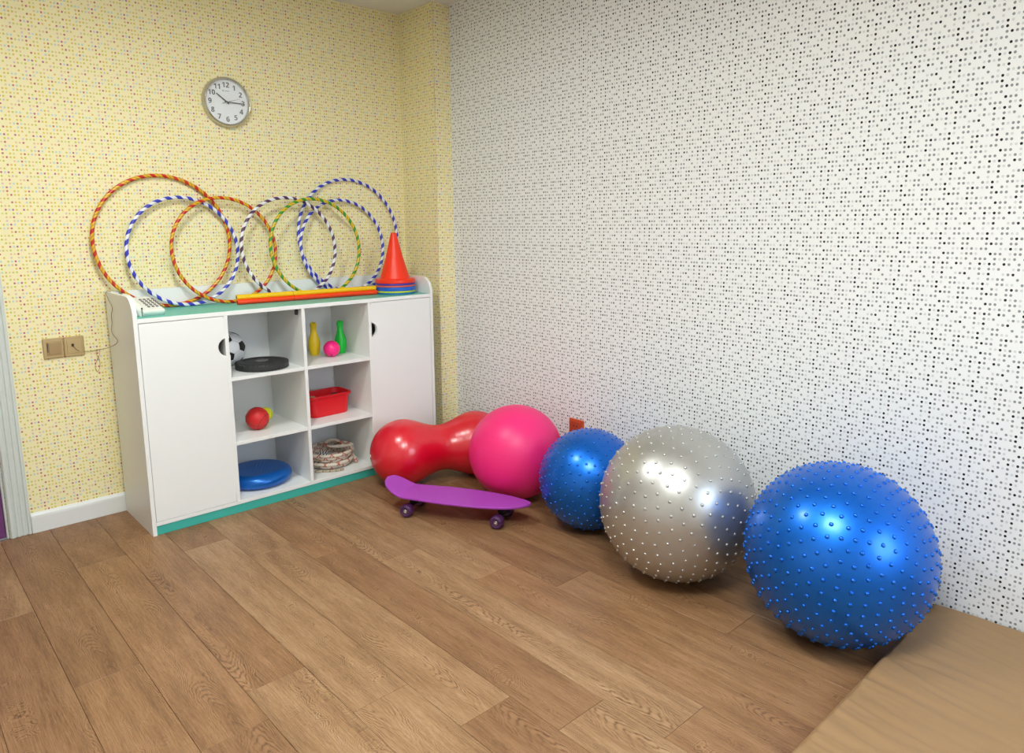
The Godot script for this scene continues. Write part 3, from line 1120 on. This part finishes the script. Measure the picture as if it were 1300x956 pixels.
func cone(label: String, at: Vector3, m: Material, fh: float) -> void:
	var t := thing("training_cone", label, "cone", at, "nested stack of training cones")
	var p := rounded([Vector2(0.1035, 0.0), Vector2(0.1045, 0.002), Vector2(0.1045, fh - 0.002), Vector2(0.1015, fh), Vector2(0.084, fh), Vector2(0.078, fh + 0.002), Vector2(0.0472, 0.125), Vector2(0.0460, 0.1265), Vector2(0.0150, 0.254), Vector2(0.0115, 0.2585), Vector2(0.0075, 0.259), Vector2(0.0070, 0.2575), Vector2(0.0133, 0.253), Vector2(0.0445, 0.126), Vector2(0.0758, fh + 0.0005), Vector2(0.078, fh - 0.0015), Vector2(0.100, fh - 0.0018), Vector2(0.1025, 0.0)], 0.0012)
	p.append(p[0])
	part("cone_shell", lathe(p, 56), m, t)

func cabinet_top_things() -> void:
	var red := Color("#bf1710")
	var gold := Color("#dcaa1c")
	var olive := Color("#a8861c")
	var blue := Color("#2c36b8")
	var white := Color("#e6e6ea")
	var ry := [[red, 0.40], [gold, 0.26], [olive, 0.08], [gold, 0.26]]
	hoop("large red and yellow striped hoop farthest left against the wall", ry, 0.2865, -1.4090, 0.055, 0.012)
	hoop("blue and white striped hoop standing beside the telephone", [[blue, 0.5], [white, 0.5]], 0.2400, -1.3340, 0.075, 0.030)
	hoop("smaller red and yellow striped hoop between two striped hoops", ry, 0.2405, -1.1560, 0.095, 0.048)
	hoop("purple and white striped hoop left of the green hoop", [[Color("#4e2a58"), 0.45], [white, 0.55]], 0.2430, -0.8470, 0.115, 0.066)
	hoop("green and yellow striped hoop in the middle of the row", [[Color("#2f8f2c"), 0.42], [Color("#ddb724"), 0.24], [Color("#9a9a24"), 0.08], [Color("#ddb724"), 0.26]], 0.2410, -0.7150, 0.135, 0.084)
	hoop("large blue and white striped hoop behind the orange cone", [[blue, 0.5], [white, 0.5]], 0.2935, -0.4790, 0.055, 0.012)
	hoop("small blue and white striped hoop left of the orange cone", [[blue, 0.5], [white, 0.5]], 0.2400, -0.5320, 0.075, 0.030)

	# two gymnastic sticks tied together
	var za := 0.185
	var zb := 0.237
	var xa := -1.166
	var xb := -0.458
	var r := 0.0120
	var dirv := Vector3(xb - xa, 0, zb - za)
	var tl := dirv.length()
	var bs := along(dirv)
	var stick := rounded([Vector2(0.0075, 0.006), Vector2(0.0078, 0.0), Vector2(r, 0.0), Vector2(r, tl), Vector2(0.0078, tl), Vector2(0.0075, tl - 0.006)], 0.0012)
	var plug := lathe([Vector2(0, 0.001), Vector2(0.0076, 0.001), Vector2(0.0077, 0.006), Vector2(0, 0.006)], 20)
	var defs := [["orange red gymnastic stick lying along the front of the teal cabinet top", Color("#f4400f"), Vector3(xa, TOP + r, za)],
		["yellow gymnastic stick resting behind and above the orange stick", Color("#eec312"), Vector3(xa + 0.002, TOP + r + 0.0212, za - 0.0115)]]
	for d in defs:
		var t := thing("gymnastic_stick", d[0], "stick", d[2], "gymnastic sticks on the cabinet")
		part("pole", lathe(stick, 28), mat(d[1], 0.32), t).basis = bs
		for e in [0.0, tl - 0.007]:
			part("end_plug", plug, M.black, t, bs.y * e).basis = bs
	var tie := thing("string_tie", "thin dark string tied round the two gymnastic sticks", "string", Vector3(xa, TOP, za) + dirv * 0.375)
	var path := []
	var c1 := Vector2(0, r)
	var c2 := Vector2(-0.0115, r + 0.0212)
	var u := (c2 - c1).normalized()
	var w := Vector2(-u.y, u.x)
	for i in 33:
		var a := PI * i / 32.0
		var q := c2 + (w * cos(a) + u * sin(a)) * (r + 0.0008)
		path.append(Vector3(0, q.y, q.x))
	for i in 33:
		var a := PI * i / 32.0
		var q := c1 + (-w * cos(a) - u * sin(a)) * (r + 0.0008)
		path.append(Vector3(0, maxf(q.y, 0.0007), q.x))
	part("string", tube(path, 0.0007, 6, true), mat(Color("#5a3c20"), 0.8), tie)

	# stack of cones, lowest first
	var cols := [["teal blue cone at the bottom of the nested stack", Color("#1673b4")], ["yellow green cone second from the bottom of the stack", Color("#c4d43c")],
		["bright blue cone third from the bottom of the stack", Color("#1463cf")], ["pink red cone third from the top of the stack", Color("#e0604c")],
		["violet cone just under the topmost orange red cone", Color("#4a3aa8")], ["orange red cone on top of the nested stack", Color("#f5330f")]]
	var heights := [0.0085, 0.0085, 0.0195, 0.0085, 0.0095, 0.0200]
	var lift := 0.0003
	for i in cols.size():
		cone(cols[i][0], Vector3(-0.346, TOP + lift, 0.245), mat(cols[i][1], 0.34), heights[i])
		lift += heights[i] + 0.0004

	phone()

func phone() -> void:
	var t := thing("telephone", "off white corded desk telephone on the left end of the cabinet", "telephone", Vector3(-1.564, TOP, 0.235))
	t.rotation.y = 0.10
	t.scale = Vector3(0.84, 0.92, 0.92)
	var m := mat(Color("#e6e8e1"), 0.42)
	var prof := PackedVector2Array([Vector2(0.10, 0.012), Vector2(0.088, 0.0), Vector2(-0.085, 0.0), Vector2(-0.088, 0.062), Vector2(-0.080, 0.070), Vector2(-0.062, 0.070), Vector2(0.096, 0.026), Vector2(0.102, 0.020)])
	var b := part("base", prism(prof, -0.040, 0.062), m, t)
	b.rotation.y = -PI / 2
	b.position = Vector3(0.0, 0, 0)
	# buttons on the sloping face
	var slope := atan2(0.044, 0.158)
	var bm := mat(Color("#76726e"), 0.5)
	for i in 4:
		for j in 5:
			var z := -0.030 + j * 0.0225
			var x := -0.028 + i * 0.0195
			var y := 0.070 - (z + 0.062) * tan(slope)
			var o := part("button", box_mesh(Vector3(0.012, 0.005, 0.0125), 0.0012), bm, t, Vector3(x + 0.012, y + 0.0012, z))
			o.rotation.x = slope
	# handset resting on the left
	var hp := []
	for k in 21:
		var f := -1.0 + k / 10.0
		hp.append(f)
	var P := []
	for f in hp:
		var z: float = f * 0.098
		var y: float = 0.050 - z * 0.30 + 0.012 * (1.0 - f * f)
		var dn: float = 0.012 + 0.020 * smoothstep(0.62, 0.8, absf(f))
		var hw := 0.021 * sqrt(maxf(0.02, 1.0 - pow(absf(f), 10.0)))
		var row := PackedVector3Array()
		for j in 14:
			var a := TAU * j / 14
			var yy := sin(a)
			row.append(Vector3(-0.066 + hw * cos(a), y + (0.012 * yy if yy > 0.0 else dn * yy), z))
		P.append(row)
	var h := part("handset", surf(P, false, true, 1.0), m, t)
	var rest := part("handset_rest", box_mesh(Vector3(0.05, 0.030, 0.17), 0.006), m, t, Vector3(-0.062, 0.0155, -0.002))
	rest.rotation.x = 0.0
	part("receiver_grille", lathe(rounded([Vector2(0, 0), Vector2(0.004, 0), Vector2(0.004, 0.002), Vector2(0, 0.002)], 0.0005), 12), M.dark, h, Vector3(-0.066, 0.036, 0.0985)).rotation.x = PI / 2
	# cord from the wall socket over the cabinet side, as the telephone's own part
	var pts := [Vector3(-1.803, 0.771, 0.016), Vector3(-1.796, 0.757, 0.02), Vector3(-1.783, 0.744, 0.012), Vector3(-1.745, 0.736, 0.005), Vector3(-1.709, 0.739, 0.005), Vector3(-1.683, 0.745, 0.03),
		Vector3(-1.670, 0.772, 0.129), Vector3(-1.668, 0.793, 0.158), Vector3(-1.668, 0.806, 0.104), Vector3(-1.668, 0.826, 0.078), Vector3(-1.668, 0.860, 0.098), Vector3(-1.668, 0.893, 0.1), Vector3(-1.668, 0.926, 0.128), Vector3(-1.668, 0.958, 0.080), Vector3(-1.668, 0.985, 0.05), Vector3(-1.655, 0.9895, 0.055), Vector3(-1.645, 0.975, 0.07), Vector3(-1.630, 0.94, 0.10), Vector3(-1.60, 0.93, 0.143)]
	for i in pts.size():
		pts[i] = t.transform.affine_inverse() * pts[i]
	var cord := part("cord", tube(smooth_path(pts, 6), 0.0013, 6), mat(Color("#8a6a48"), 0.6), t)
	var lp := [Vector3(-1.712, 0.739, 0.006), Vector3(-1.719, 0.726, 0.005), Vector3(-1.709, 0.697, 0.004), Vector3(-1.709, 0.666, 0.004), Vector3(-1.720, 0.643, 0.004), Vector3(-1.727, 0.665, 0.004), Vector3(-1.720, 0.692, 0.006), Vector3(-1.706, 0.72, 0.007), Vector3(-1.704, 0.739, 0.006)]
	for i in lp.size():
		lp[i] = t.transform.affine_inverse() * lp[i]
	part("slack_loop", tube(smooth_path(lp, 6), 0.0010, 6), mat(Color("#b07a50"), 0.6), cord)

# ------------------------------------------------------------------ on the walls
func wall_things() -> void:
	clock()
	var gold := mat(Color("#b9a274"), 0.42, 0.25)
	var gold2 := mat(Color("#a98f66"), 0.42, 0.2)
	var sw := thing("light_switch", "beige gold light switch with one rocker left of the cabinet", "switch", Vector3(-1.873, 0.765, 0.0))
	var sf := begin()
	add_box(sf, Vector3(0, 0, 0.0045), Vector3(0.0745, 0.084, 0.009), 0.003)
	part("plate", sf.commit(), gold, sw)
	part("rocker_frame", box_mesh(Vector3(0.054, 0.058, 0.004), 0.001), gold2, sw, Vector3(0.002, 0, 0.0102))
	var rk := part("rocker", box_mesh(Vector3(0.044, 0.050, 0.006), 0.002), gold2, sw, Vector3(0.004, 0, 0.0125))
	rk.rotation.x = 0.05
	part("indicator", box_mesh(Vector3(0.003, 0.036, 0.002), 0.0005), M.dark, sw, Vector3(-0.021, 0.004, 0.0128))
	var so := thing("telephone_socket", "beige gold telephone socket with a cord plugged in", "socket", Vector3(-1.7975, 0.765, 0.0))
	part("plate", box_mesh(Vector3(0.0745, 0.084, 0.009), 0.003), gold, so, Vector3(0, 0, 0.0045))
	part("insert", box_mesh(Vector3(0.054, 0.058, 0.004), 0.001), gold, so, Vector3(0, 0, 0.0102))
	part("jack", box_mesh(Vector3(0.010, 0.012, 0.003), 0.001), M.dark, so, Vector3(-0.006, 0.006, 0.0126))
	var rs := thing("power_socket", "orange red wall socket behind the small blue ball", "socket", Vector3(0.0, 0.298, 1.2295))
	rs.rotation.y = -PI / 2
	var rm := mat(Color("#c2502e"), 0.4)
	part("plate", box_mesh(Vector3(0.090, 0.088, 0.010), 0.003), rm, rs, Vector3(0, 0, 0.005))
	part("insert", box_mesh(Vector3(0.066, 0.064, 0.004), 0.001), mat(Color("#b44a2c"), 0.4), rs, Vector3(0, 0, 0.0112))
	for x in [-0.0095, 0.0095]:
		part("pin_hole", lathe(rounded([Vector2(0, 0), Vector2(0.0035, 0), Vector2(0.0035, 0.001), Vector2(0, 0.0011)], 0.0003), 12), M.dark, rs, Vector3(x, 0.012, 0.013)).rotation.x = PI / 2

func clock() -> void:
	var t := thing("wall_clock", "round silver rimmed wall clock with white dial showing quarter past ten", "clock", Vector3(-1.0815, 1.825, 0.0))
	var R := 0.1125
	var rim := part("rim", lathe(rounded([Vector2(R - 0.008, 0.0), Vector2(R - 0.002, 0.0), Vector2(R, 0.008), Vector2(R - 0.001, 0.022), Vector2(R - 0.006, 0.033), Vector2(R - 0.011, 0.034), Vector2(R - 0.0145, 0.026), Vector2(R - 0.015, 0.014)], 0.004), 96), mat(Color("#c4c2b8"), 0.22, 0.9), t)
	rim.rotation.x = PI / 2
	part("dial", lathe([Vector2(0, 0.0), Vector2(R - 0.010, 0.0), Vector2(R - 0.010, 0.0145), Vector2(R - 0.0101, 0.015), Vector2(R - 0.012, 0.015), Vector2(0, 0.015)], 96), mat(Color("#eef4f8"), 0.55), t).rotation.x = PI / 2
	var font := SystemFont.new()
	font.font_names = PackedStringArray(["Droid Sans"])
	font.font_weight = 700
	var ink := mat(Color("#2c3a42"), 0.6)
	for i in 12:
		var tm := TextMesh.new()
		tm.text = str(i + 1)
		tm.font = font
		tm.font_size = 64
		tm.pixel_size = 0.031 / 64.0
		tm.depth = 0.0006
		tm.curve_step = 1.0
		var a := TAU * (i + 1) / 12.0
		part("numeral", tm, ink, t, Vector3(sin(a) * 0.0765, cos(a) * 0.0765, 0.0154))
	# hands: hour towards ten, minute at three, thin grey second hand
	part("hour_hand", hand(TAU * 10.25 / 12.0, -0.012, 0.058, 0.0030, 0.0024, 0.0185), M.black, t)
	part("minute_hand", hand(TAU * 15.2 / 60.0, -0.012, 0.082, 0.0024, 0.0018, 0.0205), M.black, t)
	part("second_hand", hand(TAU * 12.1 / 60.0, -0.024, 0.066, 0.0016, 0.0005, 0.0220), mat(Color("#8d979c"), 0.5), t)
	part("hub", lathe(rounded([Vector2(0, 0.015), Vector2(0.004, 0.015), Vector2(0.004, 0.0235), Vector2(0, 0.0235)], 0.0006), 16), M.black, t).rotation.x = PI / 2
	# faint unreadable print below the twelve
	part("maker_mark", box_mesh(Vector3(0.006, 0.005, 0.0004), 0.0001), mat(Color("#7f8b92"), 0.6), t, Vector3(-0.013, 0.050, 0.0152))
	part("maker_mark", box_mesh(Vector3(0.022, 0.0032, 0.0004), 0.0001), mat(Color("#a4b0b7"), 0.6), t, Vector3(0.004, 0.050, 0.0152))
	part("glass", lathe([Vector2(0, 0.0265), Vector2(R - 0.0135, 0.0265), Vector2(R - 0.0134, 0.0275), Vector2(0, 0.0275)], 64), glass_mat(), t).rotation.x = PI / 2

func hand(ang: float, l0: float, l1: float, w0: float, w1: float, z: float) -> ArrayMesh:
	var d := Vector2(sin(ang), cos(ang))
	var s := Vector2(d.y, -d.x)
	return prism(PackedVector2Array([d * l0 + s * w0, d * l1 + s * w1, d * l1 - s * w1, d * l0 - s * w0]), z, z + 0.0008)

func glass_mat() -> StandardMaterial3D:
	var g := mat(Color(1, 1, 1, 0.04), 0.03)
	g.transparency = BaseMaterial3D.TRANSPARENCY_ALPHA
	return g
